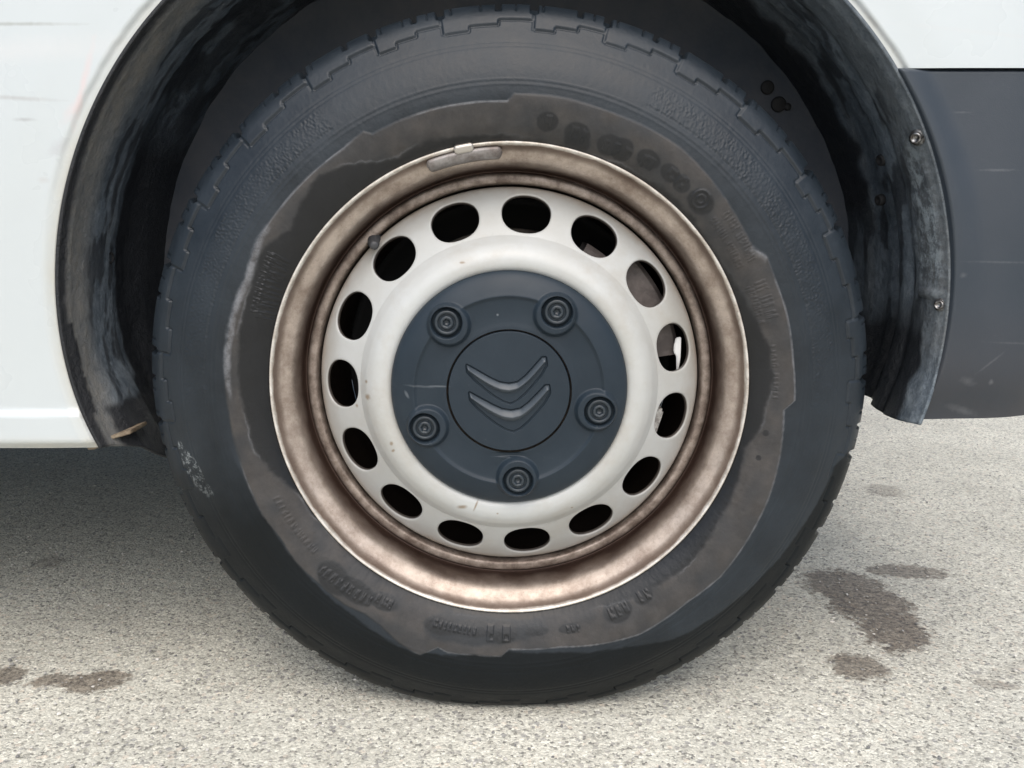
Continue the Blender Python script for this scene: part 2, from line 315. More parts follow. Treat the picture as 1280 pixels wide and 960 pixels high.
# left side: edge strip then a step outwards; right: ribs and a ridge
lr = lr - .004 * sstep(95, 140, deg) * sstep(.02, .05, Dp) + .012 * sstep(.095, .115, Dp) - .010 * sstep(.15, .19, Dp)
lr = lr + .004 * np.exp(-((Dp - .075) / .008) ** 2) * sstep(70, 30, deg) + .006 * np.exp(-((Dp - .135) / .006) ** 2) * sstep(80, 30, deg)
rid = np.exp(-((deg + 2.0 + 0 * Dp) / .35) ** 2) * sstep(.016, .02, Dp) * sstep(.060, .05, Dp); lr = lr - .004 * rid
lr = lr + .0022 * fbm(T * 14, Dp * 30, 4, 11) * sstep(.02, .04, Dp) - .003 * sstep(-6, -18, deg) * sstep(.02, .05, Dp) - .006 * sstep(190, 199, deg) * sstep(.02, .05, Dp)
xl = AX + lr * np.cos(T); zl = AZ + lr * np.sin(T); yl = Dp + 0 * T
dl = sstep(.060, .030, Dp + .012 * fbm(T * 8, Dp * 10, 3, 4)) * sstep(100, 150, deg) * .9
dr = sstep(.10, .03, Dp + .02 * fbm(T * 9, Dp * 20, 3, 8)) * sstep(60, 5, deg) * sstep(-14, -8, deg) * .35
streak = sstep(.15, .5, fbm(T * 3, Dp * 60, 4, 21)) * .18
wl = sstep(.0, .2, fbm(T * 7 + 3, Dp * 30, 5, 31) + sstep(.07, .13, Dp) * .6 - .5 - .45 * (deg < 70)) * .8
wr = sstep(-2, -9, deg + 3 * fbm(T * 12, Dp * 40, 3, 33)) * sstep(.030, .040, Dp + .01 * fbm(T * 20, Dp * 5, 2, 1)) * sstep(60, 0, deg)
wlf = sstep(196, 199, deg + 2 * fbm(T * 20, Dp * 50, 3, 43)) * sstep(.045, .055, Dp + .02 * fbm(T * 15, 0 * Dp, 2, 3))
gap_shade_l = sstep(.128, .134, Dp + .003 * fbm(T * 30, 0 * Dp, 3, 5)) * sstep(150, 165, deg)  # left: shade of the deep gap painted black into the liner colour
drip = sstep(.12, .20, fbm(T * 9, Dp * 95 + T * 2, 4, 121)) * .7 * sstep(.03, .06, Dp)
gap_shade_r = sstep(.165, .175, Dp + .012 * fbm(T * 18, 0 * Dp, 3, 25)) * sstep(80, 60, deg) * sstep(2, 12, deg)  # right: black gap towards the inner wall, shade painted into the colour
edge_gap = sstep(.0165, .0145, Dp + .002 * fbm(T * 90, 0 * Dp, 3, 15) - .006 * sstep(184, 189, deg) * sstep(200, 196, deg)) * sstep(100, 150, deg)  # dark gap line along the panel edge, painted into the colour
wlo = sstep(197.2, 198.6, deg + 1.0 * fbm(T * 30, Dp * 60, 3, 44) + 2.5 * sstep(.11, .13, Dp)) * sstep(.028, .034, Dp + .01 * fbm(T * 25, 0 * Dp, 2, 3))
o = grid('wheel_arch_liner', np.stack([xl, yl, zl], -1), lm.m, van, attrs={'dust': np.clip(dl + dr + streak, 0, 1), 'chalk': np.clip(sstep(22, 12, deg) * sstep(-3, 2, deg) * sstep(.065, .045, Dp) * sstep(.014, .022, Dp) + .25 * sstep(50, 0, deg) * sstep(.1, .06, Dp) + .2 * sstep(150, 190, deg) * sstep(.03, .06, Dp), 0, 1), 'ang': T * .40 * 48 + 50, 'dep': Dp * 85, 'wet': np.clip(np.maximum.reduce([wl * sstep(175, 150, deg), wr, gap_shade_l, edge_gap, wlo, drip, gap_shade_r]), 0, .95)})  # wet also carries the painted gap shade and dark lower regions
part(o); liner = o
sol = o.modifiers.new('thickness', 'SOLIDIFY'); sol.thickness = .003; sol.offset = -1
# inner wall of the arch
bw = M('arch_inner_wall', (.035, .038, .045), .7, spec=.3)
bw.color(bw.mix(bw.ramp(bw.noise(6, 7, .7), [(.35, 0.), (.7, 1.)]), (.050, .062, .082), (.105, .108, .118))); bw.bump(bw.noise(60, 5), .002, .5)
yy = .235; rr_ = np.linspace(.02, .415, 30); tw = np.linspace(0, 2 * np.pi, 120)
Tw, Rw = np.meshgrid(tw, rr_, indexing='ij')
Zw = np.maximum(AZ + Rw * np.sin(Tw), .29)
o = grid('arch_inner_wall', np.stack([AX + Rw * np.cos(Tw), yy + .0 * Rw + .004 * fbm(Rw * 10, Tw * 3, 3, 2), Zw], -1), bw.m, van); part(o); wallo = o
black = M('black_rubber', (.012, .012, .013), .7)
def disk_part(name, c, nrm, r, h, mat, parent, seg=20, prof=None):
    """small turned piece: prof = (radius factor, height factor) rings, axis along nrm"""
    prof = prof or [(0, 1), (.8, 1), (.95, .85), (1, .6), (1, 0)]
    q = Vector(nrm).normalized().to_track_quat('Z', 'Y').to_matrix(); V = []; th_ = np.linspace(0, 2 * np.pi, seg, endpoint=False)
    for a in th_:
        V.append([list(Vector(c) + q @ Vector((math.cos(a) * r * f, math.sin(a) * r * f, h * k))) for f, k in prof])
    return grid(name, np.array(V), mat, parent, wrap=True)
for i, (px, py, r) in enumerate([(958, 110, .0075), (972, 131, .0085), (983, 134, .004)]):
    p = at(px, py, yy + .002); o = disk_part('dark_hole_disc', (p[0], yy - .001 , p[2]), (0, -1, 0), r, .003, black.m, None); part(o)  # black discs put in for the darkness of open holes
    o.parent = wallo; o.matrix_parent_inverse = Matrix.Translation((0, -.9, 0)).inverted() @ Matrix.Translation((0, -.9, 0)) if False else Matrix()
# screws and clip on the liner
stl = M('screw_steel', (.55, .52, .47), .35, metal=.9); stl.color(stl.mix(stl.ramp(stl.noise(300, 4), [(.4, 0.), (.65, 1.)]), (.34, .34, .34), (.08, .07, .065)))
def on_liner(px, py, extra=.002):
    for d in np.linspace(.013, .2, 800):
        p = at(px, py, d)
        if math.hypot(p[0] - AX, p[2] - AZ) >= arcr(math.atan2(p[2] - AZ, p[0] - AX) % (2 * math.pi) - (2 * math.pi if p[0] > 0 and p[2] < AZ else 0)) - .0045 - extra: break
    nrm = Vector((AX - p[0], 0, AZ - p[2])).normalized(); return p, nrm
def child_of(o, parent): o.parent = parent; o.matrix_parent_inverse = Matrix(); return o
for (px, py, r) in [(1146, 172, .0072), (1175, 381, .006)]:
    p, nrm = on_liner(px, py); nr = (nrm + Vector((0, -.9, 0))).normalized()
    o = disk_part('fixing_screw', tuple(Vector(p) - nr * .002), nr, r, .006, stl.m, None, 24, [(0, .55), (.3, .5), (.42, .9), (.62, 1), (.7, .6), (.72, .3), (1, .25), (1, 0)]); child_of(o, liner)
for (px, py, r) in [(135, 322, .007), (1102, 200, .006), (1100, 250, .006)]:
    p, nrm = on_liner(px, py); o = disk_part('trim_clip', tuple(Vector(p) - nrm * .002), (nrm + Vector((0, -.3, 0))).normalized(), r, .006, black.m, None, 18, [(0, .4), (.4, .5), (.6, 1), (.9, .8), (1, .2), (1, 0)]); child_of(o, liner)
# liner flap corner under the rear edge and rusty bracket under the sill
fm = lm
def slab(name, pts, y0, y1, mat, parent, bev=.0015):
    bm = bmesh.new(); a = [bm.verts.new((p[0], y0, p[1])) for p in pts]; b = [bm.verts.new((p[0], y1, p[1])) for p in pts]; n_ = len(pts)
    bm.faces.new(a); bm.faces.new(b[::-1])
    for i in range(n_): bm.faces.new((a[i], a[(i + 1) % n_], b[(i + 1) % n_], b[i]))
    bmesh.ops.recalc_face_normals(bm, faces=bm.faces)
    if bev: bmesh.ops.bevel(bm, geom=bm.edges, offset=bev, segments=2, affect='EDGES', clamp_overlap=True)
    me = bpy.data.meshes.new(name); bm.to_mesh(me); bm.free(); me.materials.append(mat); o = bpy.data.objects.new(name, me); S.collection.objects.link(o)
    if parent is van: part(o)
    elif parent is wheel: part(o, wheel)
    elif parent: child_of(o, parent)
    return o
rm = M('rusty_steel', (.30, .22, .15), .8); rm.color(rm.mix(rm.ramp(rm.noise(80, 6, .7), [(.35, 0.), (.65, 1.)]), (.30, .25, .18), (.10, .065, .04))); rm.bump(rm.noise(150, 5), .001, .7)
q = [at(*p, .03) for p in [(112, 549), (130, 546), (168, 535), (168, 540), (132, 550), (124, 559), (114, 560)]]
slab('sill_bracket', [(p[0], p[2]) for p in q], .022, .06, rm.m, van, .0008)
um = M('underbody', (.03, .032, .035), .8); um.color(um.mix(um.noise(5, 5), (.08, .08, .078), (.16, .15, .14)))
def box(name, x0, x1, y0, y1, z0, z1, mat, parent=van): return slab(name, [(x0, z0), (x1, z0), (x1, z1), (x0, z1)], y0, y1, mat, parent, .003)
box('underbody', XL + .02, -.47, .035, 1.58, .43, .49, um.m); box('underbody', .42, .55, .17, 1.58, .43, .49, um.m); box('underbody', -.400, .415, .31, 1.58, .43, .49, um.m)
box('sill_underside', XL + .01, -.425, .022, .033, .2705, .42, um.m)
# far side, roof, front closing the body so that the arch is shaded as on a real van
box('far_side_panel', XL, .56, 1.60, 1.64, .40, 1.80, wp.m); box('roof', XL, .56, .13, 1.60, 1.82, 1.87, wp.m); box('front_bulkhead', XL - .03, XL, .05, 1.60, .30, 1.80, um.m)
# ================================================================== WHEEL
# ---- tyre: one high-resolution moulding
N = 2400; th = np.linspace(0, 2 * np.pi, N, endpoint=False)
prof = catmull([(.2145, .012), (.2172, .0045), (.221, .0012), (.227, -.0035), (.236, -.0078), (.250, -.0112), (.262, -.0118), (.275, -.0102), (.290, -.0058), (.302, -.0006), (.314, .0056), (.3255, .0118), (.3330, .0195), (.3378, .030), (.3408, .045), (.3425, .065), (.343, .115), (.3425, .165), (.341, .185), (.335, .205), (.30, .228), (.26, .235), (.22, .22)], 24)
s = np.r_[0, np.cumsum(np.hypot(*np.diff(prof, axis=0).T))]; sfront = np.interp(.045, prof[:len(prof) // 2, 1] + 0, s[:len(prof) // 2]) if False else s[np.argmax((prof[:, 1] > .045) & (prof[:, 0] > .3))]
sx = np.r_[np.linspace(0, sfront, 165), sfront + (s[-1] - sfront) * np.linspace(0, 1, 60)[1:]]
pr = np.stack([np.interp(sx, s, prof[:, i]) for i in (0, 1)], -1)
tg = np.gradient(pr, axis=0); tg /= np.hypot(*tg.T)[:, None]; nr = np.stack([tg[:, 1] * -1, tg[:, 0]], -1) * -1   # outward normal (r,y): front faces -y
T, Rr = np.meshgrid(th, pr[:, 0], indexing='ij'); Yy = np.broadcast_to(pr[:, 1], T.shape)
front = (sx <= sfront + .01)[None, :]
def polykey(pts, y=-.009):
    a = sorted([(math.atan2(0, 1) * 0 + pol(px, py, y)[0] % (2 * np.pi), pol(px, py, y)[1]) for px, py in pts])
    A = np.array([p[0] for p in a]); B = np.array([p[1] for p in a]); return np.interp(T, np.r_[A[-1] - 2 * np.pi, A, A[0] + 2 * np.pi], np.r_[B[-1], B, B[0]])
outer_edge = polykey([(430, 186), (455, 165), (466, 168), (520, 144), (560, 133), (634, 127), (643, 118), (690, 121), (720, 127), (760, 140), (800, 156), (833, 174), (852, 187), (872, 207), (905, 247), (930, 290), (942, 312), (958, 322), (968, 350), (984, 400), (990, 450), (992, 500), (979, 512), (975, 560), (960, 620), (935, 670), (900, 718), (858, 750), (800, 789), (760, 800), (700, 806), (636, 809), (627, 817), (560, 812), (548, 806), (525, 815), (500, 800), (478, 780), (457, 765), (430, 752), (400, 728), (370, 700), (352, 672), (330, 645), (310, 600), (297, 560), (288, 520), (283, 480), (285, 430), (296, 380), (310, 345), (323, 302), (350, 262), (380, 228), (405, 205)])
inner_edge = polykey([(520, 181), (560, 172), (600, 168), (640, 169), (690, 177), (735, 189), (780, 207), (830, 235), (868, 272), (893, 308), (918, 350), (945, 398), (962, 435), (966, 470), (958, 510), (950, 540), (932, 562), (926, 600), (905, 645), (882, 682), (850, 715), (805, 742), (750, 761), (700, 772), (640, 777), (560, 766), (500, 745), (450, 712), (405, 665), (370, 618), (348, 598), (334, 585), (318, 560), (311, 530), (300, 480), (298, 440), (303, 400), (315, 360), (326, 320), (338, 300), (362, 288), (378, 252), (398, 222), (430, 206), (470, 203), (495, 196)])
nz = .0010 * fbm(T * 60, Rr * 300, 3, 5) + .0016 * fbm(T * 14, Rr * 60, 3, 9)
nz2 = nz + .0022 * fbm(T * 25, Rr * 120, 4, 61)
dust = sstep(.0012, -.0012, Rr - outer_edge - nz * .6) * sstep(-.0022, .0026, Rr - inner_edge - nz2) * front * (.50 + .62 * vnoise(T * 18, Rr * 90, 71))
dust = np.clip(dust, 0, 1)
wet = sstep(.0026, -.0014, Rr - inner_edge - nz2) * front * .85
def blob(px, py, a, b, rot):      # darker washed patches around the raised lettering; a, b in photo pixels
    q_, r_ = pol(px, py); cx_, cz_ = r_ * math.cos(q_), r_ * math.sin(q_); X = Rr * np.cos(T) - cx_; Z = Rr * np.sin(T) - cz_
    u = X * math.cos(rot) + Z * math.sin(rot); v_ = -X * math.sin(rot) + Z * math.cos(rot); k_ = .8 / FPX
    d_ = np.sqrt((u / (a * k_)) ** 2 + (v_ / (b * k_)) ** 2) + nz * 60; return sstep(1.12, .88, d_) * front
for b_ in [(684, 152, 13, 11, 0), (722, 166, 16, 12, -.3), (722, 176, 16, 12, -.3), (762, 181, 15, 12, -.3), (778, 187, 14, 13, -.4), (810, 199, 15, 11, -.5), (838, 216, 13, 10, -.8), (852, 229, 12, 10, -.9), (876, 252, 17, 14, -.8),
           (418, 722, 26, 17, -.9), (445, 738, 28, 14, -.6), (480, 752, 19, 11, -.4), (555, 782, 26, 12, -.2), (590, 786, 34, 11, -.06), (628, 790, 22, 14, 0), (670, 789, 16, 6, .1), (712, 785, 15, 6, .12), (772, 763, 19, 15, .5), (804, 745, 13, 10, .6), (957, 541, 4, 4, 0), (948, 572, 3.5, 3.5, 0)]:
    bl = blob(*b_); wet = np.maximum(wet, bl * .75); dust = dust * (1 - bl * .85)
bl = blob(606, 783, 76, 24, .02); dust = dust * (1 - .75 * bl); wet = np.maximum(wet, .35 * bl)
# moulded relief
h = .0006 * sstep(.0005, -.0005, Rr - outer_edge) * front
h += .00035 * (np.exp(-((Rr - .2655) / .0006) ** 2) + np.exp(-((Rr - .2700) / .0006) ** 2) - 1.2 * np.exp(-((Rr - .2980) / .0007) ** 2) - 1.2 * np.exp(-((Rr - .3015) / .0006) ** 2))
deg = (90 - np.degrees(T)) % 360                      # clockwise from top
panel = 1 - sstep(-34, -33, np.where(deg > 180, deg - 360, deg)) * sstep(26, 25, np.where(deg > 180, deg - 360, deg))
band = sstep(.2735, .2745, Rr) * sstep(.2955, .2945, Rr) * front
arc = Rr * 0 + .285; cellx = T * .285 / .0042 + 1.1 * (vnoise(T * 95, Rr * 330, 91) - .5) ; celly = (Rr - .2735) / .0036 + 1.0 * (vnoise(T * 75, Rr * 260, 92) - .5)
tex = np.abs(((cellx + np.floor(celly) * .5) % 1) - .5) * 2; tex = sstep(.25, .6, tex) * sstep(.12, .3, np.abs((celly % 1) - .5) * 2)
h += band * panel * (.0005 * tex - .0002) * (.25 + .9 * vnoise(T * 40, Rr * 150, 6)) * (.35 + .65 * sstep(-.15, .05, np.sin(T)))
h -= (1 - panel) * 0 + .0005 * np.exp(-((Rr - .2745) / .0006) ** 2) * panel
# shoulder blocks
NP = 29; jit = rng.uniform(-.12, .12, NP); edges = (np.arange(NP) + jit) / NP * 2 * np.pi
A_ang = np.sort(edges % (2 * np.pi)); idx = np.searchsorted(A_ang, T[:, 0]) - 1; a0 = A_ang[idx]; a1 = np.where(idx + 1 < NP, A_ang[(idx + 1) % NP], A_ang[0] + 2 * np.pi); a0 = np.where(idx < 0, A_ang[-1] - 2 * np.pi, a0); a1 = np.where(idx < 0, A_ang[0], a1)
fr = ((T[:, 0] - a0) / (a1 - a0))[:, None]; wA = ((a1 - a0))[:, None] * .33
sA = np.minimum(fr, 1 - fr) * wA * .9; sB = np.abs(fr - .38) * wA
Sarc = np.broadcast_to(sx[None, :], T.shape)
s305 = np.interp(.3125, pr[:80 + 85, 0], sx[:165]); s_out = np.interp(.3284, pr[:165, 0], sx[:165]); s_lo = s305
grooveA = sstep(.0036, .0020, sA) * sstep(s_out - .002, s_out + .004, Sarc) * .012 + sstep(.0016, .0006, sA) * sstep(s_lo - .0006, s_lo + .0006, Sarc) * .0011 * (.15 + .85 * sstep(-.5, .1, np.sin(T)))
grooveB = sstep(.0028, .0016, sB) * sstep(s_out + .001, s_out + .004, Sarc) * .010 + sstep(.0012, .0005, sB) * sstep(s_lo + .0045, s_lo + .0055, Sarc) * sstep(s_lo + .0105, s_lo + .0095, Sarc) * .0018
lvl = np.where(fr < .38, s_lo + .0100, np.where(fr < .70, s_lo + .0050, s_lo + .0000)) - .0 * fr
line = sstep(.0016, .0007, np.abs(Sarc - lvl)) * .0021 * sstep(.0005, .0018, np.broadcast_to(sA, T.shape)) 
step70 = sstep(.0012, .0005, np.abs(fr - .70) * wA) * sstep(s_lo - .0005, s_lo + .0005, Sarc) * sstep(s_lo + .0055, s_lo + .0045, Sarc) * .0018
vis = (.55 + .45 * vnoise(T * 9, Rr * 0, 17)) * (.14 + .86 * sstep(-.45, .15, np.sin(T)))            # worn: fainter in places
h -= (grooveA + grooveB + (line + step70) * vis) * front
# circumferential tread grooves
for yg in (.062, .098, .132, .168): h -= .008 * sstep(.0055, .004, np.abs(Yy - yg)) * (Rr > .33)
for f_ in (.17, .54, .86): h -= sstep(.0009, .0004, np.abs(fr - f_ - .03 * vnoise(T * 7, T * 0, 8)) * wA) * sstep(s_out + .001, s_out + .003, Sarc) * .0022 * front * (vnoise(T * 14, T * 0 + f_ * 9, 18) > .35)
# block shape: slight proudness above the zigzag line
h += .0006 * sstep(-.0003, .0003, Sarc - lvl) * front * (Sarc < s_out + .02)
# illegible raised moulding marks around the bead area
def marks(px0, py0, px1, py1, hgt, pitch, seed, amp=.0005):
    (t0, r0), (t1, r1) = pol(px0, py0), pol(px1, py1); d = (t1 - t0 + np.pi) % (2 * np.pi) - np.pi; u = ((T - t0 + np.pi) % (2 * np.pi) - np.pi) / d
    rc = r0 + (r1 - r0) * u; n_ = max(1, int(abs(d) * .24 / pitch)); c_ = u * n_; ci = np.floor(c_); cf = c_ - ci; v_ = (Rr - rc) / hgt
    k1 = vnoise(ci * 1.7 + seed, ci * 0, seed); k2 = vnoise(ci * 2.3 + seed * 5, ci * 0, seed + 3); body = (cf > .06 + .3 * k1) & (cf < .94 - .3 * k2) & (np.abs(v_) < .5) & (u > 0) & (u < 1)
    hole = (np.abs(cf - .5 - .2 * (k2 - .5)) < .13) & (np.where(k2 > .5, np.abs(v_ - .22) < .14, v_ < .2 - .5 * k1)) | ((k2 < .35) & (cf > .5) & (np.abs(v_) < .17))
    return amp * (body & ~hole) * (k1 > .12)
for a_ in [(675, 150, 694, 154, .010, .008, 1), (712, 165, 736, 172, .010, .008, 2), (752, 180, 790, 195, .010, .009, 3), (800, 198, 820, 208, .010, .008, 4), (832, 212, 858, 232, .010, .009, 5),
           (890, 272, 926, 335, .006, .0028, 6), (903, 262, 940, 326, .007, .0030, 7), (935, 352, 952, 405, .006, .0032, 8), (948, 350, 966, 402, .010, .0034, 9), (966, 430, 968, 500, .004, .004, 10),
           (400, 708, 465, 752, .009, .006, 11), (470, 746, 492, 758, .008, .006, 12), (536, 776, 602, 790, .007, .0045, 13), (604, 790, 642, 792, .014, .012, 14), (700, 787, 726, 784, .006, .004, 15), (760, 769, 786, 757, .010, .007, 16), (797, 748, 812, 741, .009, .006, 17),
           (330, 400, 352, 320, .016, .0045, 18), (318, 392, 340, 315, .006, .004, 19), (345, 620, 395, 690, .006, .005, 20)]:
    h += marks(*a_) * front
(t8, r8) = pol(876, 249); dd = np.hypot(Rr * np.cos(T) - r8 * math.cos(t8), Rr * np.sin(T) - r8 * math.sin(t8)); h += .0008 * (sstep(.0012, .0006, np.abs(dd - .0075)) + sstep(.001, .0004, np.abs(dd - .0035))) * front
h += .00012 * fbm(T * 80, Rr * 200, 3, 2)
# scuffed patch, lower left
sc_ = np.maximum(blob(238, 592, 11, 36, .5), np.maximum(blob(252, 606, 5, 20, .6), blob(224, 570, 5, 16, .4))); 
RR = Rr + nr[None, :, 0] * h; YY = Yy + nr[None, :, 1] * h
X = RR * np.cos(T); Z = ZC + RR * np.sin(T)
lowf = sstep(-.10, -.33, Z - ZC)
YY = YY - .006 * lowf * np.exp(-((Rr - .29) / .035) ** 2) * (Yy < .1) 
sq = .004; Z = np.where(Z < .02, sq * np.log1p(np.exp(np.clip((Z) / sq, -30, 30))) * 1.0, Z)
cb = polykey([(1084, 560), (1050, 588), (1035, 620), (1010, 662), (965, 715), (905, 765), (840, 798), (780, 806), (700, 812), (636, 812), (560, 815), (500, 805), (440, 765), (380, 712), (345, 668), (320, 620), (290, 560), (283, 500), (283, 440)])
lower_dark = sstep(-.0014, .0014, Rr - np.maximum(cb, outer_edge) - nz) * np.where(np.cos(T) > 0, sstep(.02, -.30, np.sin(T) + .10 * fbm(T * 9, Rr * 60, 4, 51)), sstep(-.12, -.52, np.sin(T) + .10 * fbm(T * 9, Rr * 40, 4, 51))) * (np.sin(T) < 0) * (Rr > .24)  # mask of darker rubber low on the outer sidewall
tm = M('tyre_rubber', (.035, .038, .042),   .5, spec=.5)
d_ = tm.attr('dust'); w_ = tm.attr('wet'); scu = tm.math('MULTIPLY', tm.attr('scuff'), tm.ramp(tm.noise(160, 6, .8), [(.50, 0.), (.60, 1.)]))
nn = tm.noise(18, 7, .65); nf = tm.noise(260, 4, .7)
c = tm.mix(tm.ramp(nn, [(.3, 0.), (.72, 1.)]), (.007, .011, .0155), (.018, .0255, .034))
c = tm.mix(tm.math('MULTIPLY', w_, .85), c, tm.mix(nn, (.005, .0046, .0046), (.013, .0115, .011)))
c = tm.mix(tm.math('MULTIPLY', d_, tm.ramp(tm.noise(34, 6, .7), [(.25, .72), (.6, 1.)])), c, tm.mix(tm.ramp(tm.noise(48, 7, .7), [(.3, 0.), (.7, 1.)]), (.034, .031, .029), (.064, .059, .056)))
c = tm.mix(tm.math('MULTIPLY', tm.attr('rimline'), tm.ramp(tm.noise(70, 6, .75), [(.35, .1), (.62, .62)])), c, (.24, .25, .27))
c = tm.mix(tm.math('MULTIPLY', scu, .8), c, (.30, .33, .34))
c = tm.mix(tm.math('MULTIPLY', tm.attr('lower_dark'), tm.ramp(tm.noise(14, 5), [(.25, .8), (.6, 1.)])), c, (.0065, .0085, .0098))
tm.put(tm.b.inputs['Specular IOR Level'], tm.math('SUBTRACT', .4, tm.math('MULTIPLY', tm.attr('lower_dark'), .22)))
tm.color(c); tm.rough(tm.mix(d_, tm.mix(w_, tm.ramp(nn, [(.3, .36), (.7, .52)]), (.33, .33, .33)), (.56, .56, .56))); tm.bump(nf, .0004, .5); tm.bump(tm.noise(60, 5), .0008, .35)
side = np.maximum(blob(312, 340, 14, 60, -.45), np.maximum(blob(290, 440, 12, 60, 0), blob(945, 320, 12, 14, 0) * .5)) * sstep(.0045, .001, np.abs(Rr - outer_edge + .001 + nz))
rl = np.clip(.5 * np.exp(-((Rr - inner_edge - nz2 - .0012) / .0007) ** 2) * sstep(.45, .75, vnoise(T * 6, 0 * Rr, 33)) * front + side * 1.0 + .55 * sstep(.0011, .0004, np.abs(Rr - outer_edge)) * sstep(.25, .6, vnoise(T * 4, 0 * Rr, 12)) * front * (deg > 60) * 1.3, 0, 1)
tyre = grid('tyre', np.stack([X, YY, Z], -1), tm.m, None, wrap=True, attrs={'dust': dust, 'wet': wet, 'rimline': rl, 'scuff': sc_, 'lower_dark': lower_dark}); part(tyre, wheel)
# ---- rim
ri = M('rim_steel', (.4, .33, .28), .38, metal=.6)
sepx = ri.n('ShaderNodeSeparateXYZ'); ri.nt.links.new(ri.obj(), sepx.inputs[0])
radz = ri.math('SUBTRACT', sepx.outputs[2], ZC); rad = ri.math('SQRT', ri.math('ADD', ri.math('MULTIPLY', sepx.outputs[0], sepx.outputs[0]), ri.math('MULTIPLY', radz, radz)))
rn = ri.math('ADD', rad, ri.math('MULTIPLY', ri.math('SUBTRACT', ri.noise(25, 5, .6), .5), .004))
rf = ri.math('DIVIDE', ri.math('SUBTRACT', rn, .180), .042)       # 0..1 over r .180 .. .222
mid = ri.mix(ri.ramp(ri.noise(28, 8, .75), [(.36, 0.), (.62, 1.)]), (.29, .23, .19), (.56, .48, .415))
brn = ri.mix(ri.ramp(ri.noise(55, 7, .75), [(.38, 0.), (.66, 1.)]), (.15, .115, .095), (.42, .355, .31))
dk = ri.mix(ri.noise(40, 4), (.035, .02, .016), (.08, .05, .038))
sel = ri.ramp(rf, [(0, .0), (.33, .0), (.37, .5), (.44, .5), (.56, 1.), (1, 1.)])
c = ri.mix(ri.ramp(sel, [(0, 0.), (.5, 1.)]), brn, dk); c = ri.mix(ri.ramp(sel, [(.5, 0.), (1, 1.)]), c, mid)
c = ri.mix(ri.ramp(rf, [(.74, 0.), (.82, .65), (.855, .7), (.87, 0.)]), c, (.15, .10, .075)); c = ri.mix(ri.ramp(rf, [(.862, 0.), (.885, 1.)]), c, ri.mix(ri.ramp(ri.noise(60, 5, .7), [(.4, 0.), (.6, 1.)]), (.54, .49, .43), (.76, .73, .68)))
spk = ri.ramp(ri.noise(420, 3, .8), [(.30, .4), (.40, 0.)]); c = ri.mix(spk, c, (.14, .09, .07))
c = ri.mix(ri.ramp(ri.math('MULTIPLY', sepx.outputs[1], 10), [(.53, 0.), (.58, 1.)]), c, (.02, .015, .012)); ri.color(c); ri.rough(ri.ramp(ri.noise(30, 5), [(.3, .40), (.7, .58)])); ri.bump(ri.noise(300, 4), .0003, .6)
rp = resample(catmull([(.2150, .0125), (.2188, .0085), (.2200, .003), (.2196, -.0005), (.2186, -.0012), (.2172, .0000), (.2160, .0026), (.2146, .0056), (.2124, .0088), (.2094, .0116), (.2060, .0144), (.2030, .0178), (.2008, .0222), (.1995, .0285), (.1988, .0360), (.1981, .0425), (.1967, .0465), (.1950, .0458), (.1935, .0430), (.1900, .0421), (.1864, .0426), (.1851, .0455), (.1846, .0510), (.1842, .0600), (.184, .080), (.175, .11), (.175, .16), (.195, .19), (.21, .20)], 10), 210)
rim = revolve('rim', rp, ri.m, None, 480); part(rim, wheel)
# ---- steel disc with fifteen holes
wm = M('disc_paint', (.66, .66, .63), .36, spec=.5, coat=.15)
c = wm.mix(wm.ramp(wm.noise(7, 6, .65), [(.35, 0.), (.7, 1.)]), (.51, .53, .53), (.41, .41, .385))
sx_ = wm.n('ShaderNodeSeparateXYZ'); wm.nt.links.new(wm.obj(), sx_.inputs[0]); zz = wm.math('SUBTRACT', sx_.outputs[2], ZC)
rd = wm.math('SQRT', wm.math('ADD', wm.math('MULTIPLY', sx_.outputs[0], sx_.outputs[0]), wm.math('MULTIPLY', zz, zz)))
rdn = wm.math('ADD', rd, wm.math('MULTIPLY', wm.math('SUBTRACT', wm.noise(30, 6, .7), .5), .012))
c = wm.mix(wm.ramp(wm.math('MULTIPLY', rdn, 5), [(.82, 0.), (.88, .25), (.92, .8)]), c, (.24, .18, .13))
c = wm.mix(wm.ramp(wm.noise(13, 7, .75), [(.50, 0.), (.72, .45)]), c, (.36, .32, .26))
c = wm.mix(wm.ramp(wm.attr('hole_shade'), [(.2, 0.), (.9, 1.)]), c, (.05, .042, .037))  # hole walls coloured near-black, shade of the openings put into the paint
for (px, py, rx, rz, rot) in [(578, 632, .005, .0022, .1), (595, 630, .0010, .006, -.4), (578, 328, .003, .0012, 0), (457, 478, .0016, .0018, 0), (459, 497, .0030, .0030, 0), (490, 553, .0018, .0022, 0), (492, 562, .0022, .0015, .6), (442, 512, .0015, .002, 0), (715, 635, .0014, .001, 0), (622, 640, .0012, .001, 0)]:
    p = at(px, py, 0); c = wm.mix(wm.math('MULTIPLY', wm.spot((p[0], p[2]), rx * 1.6, rz * 1.6, rot, .5, .14, 250), .8), c, (.22, .16, .10))
wm.color(c); wm.rough(wm.ramp(wm.noise(20, 5), [(.3, .30), (.7, .48)])); wm.bump(wm.noise(90, 4), .0003, .5)
DP = catmull([(.100, .012), (.1045, .0035), (.110, -.0035), (.117, -.0048), (.124, -.0025), (.1305, .0028), (.1355, .0090), (.1385, .0130)], 12)
cone = lambda r: .0130 + (r - .1385) * .77
rI, rO = .1385, .1795; rM = .1585; K = 15; t0h = R(90 - 5.7)
NS = 24                                                     # angular divisions per sector
inner = DP; outerp = np.array([(rO, cone(rO)), (.1812, .0460), (.1822, .0480), (.1826, .0520), (.1826, .064)])
ha, hr = .0224, .0168
bmv = []; bmf = []; hshade = []
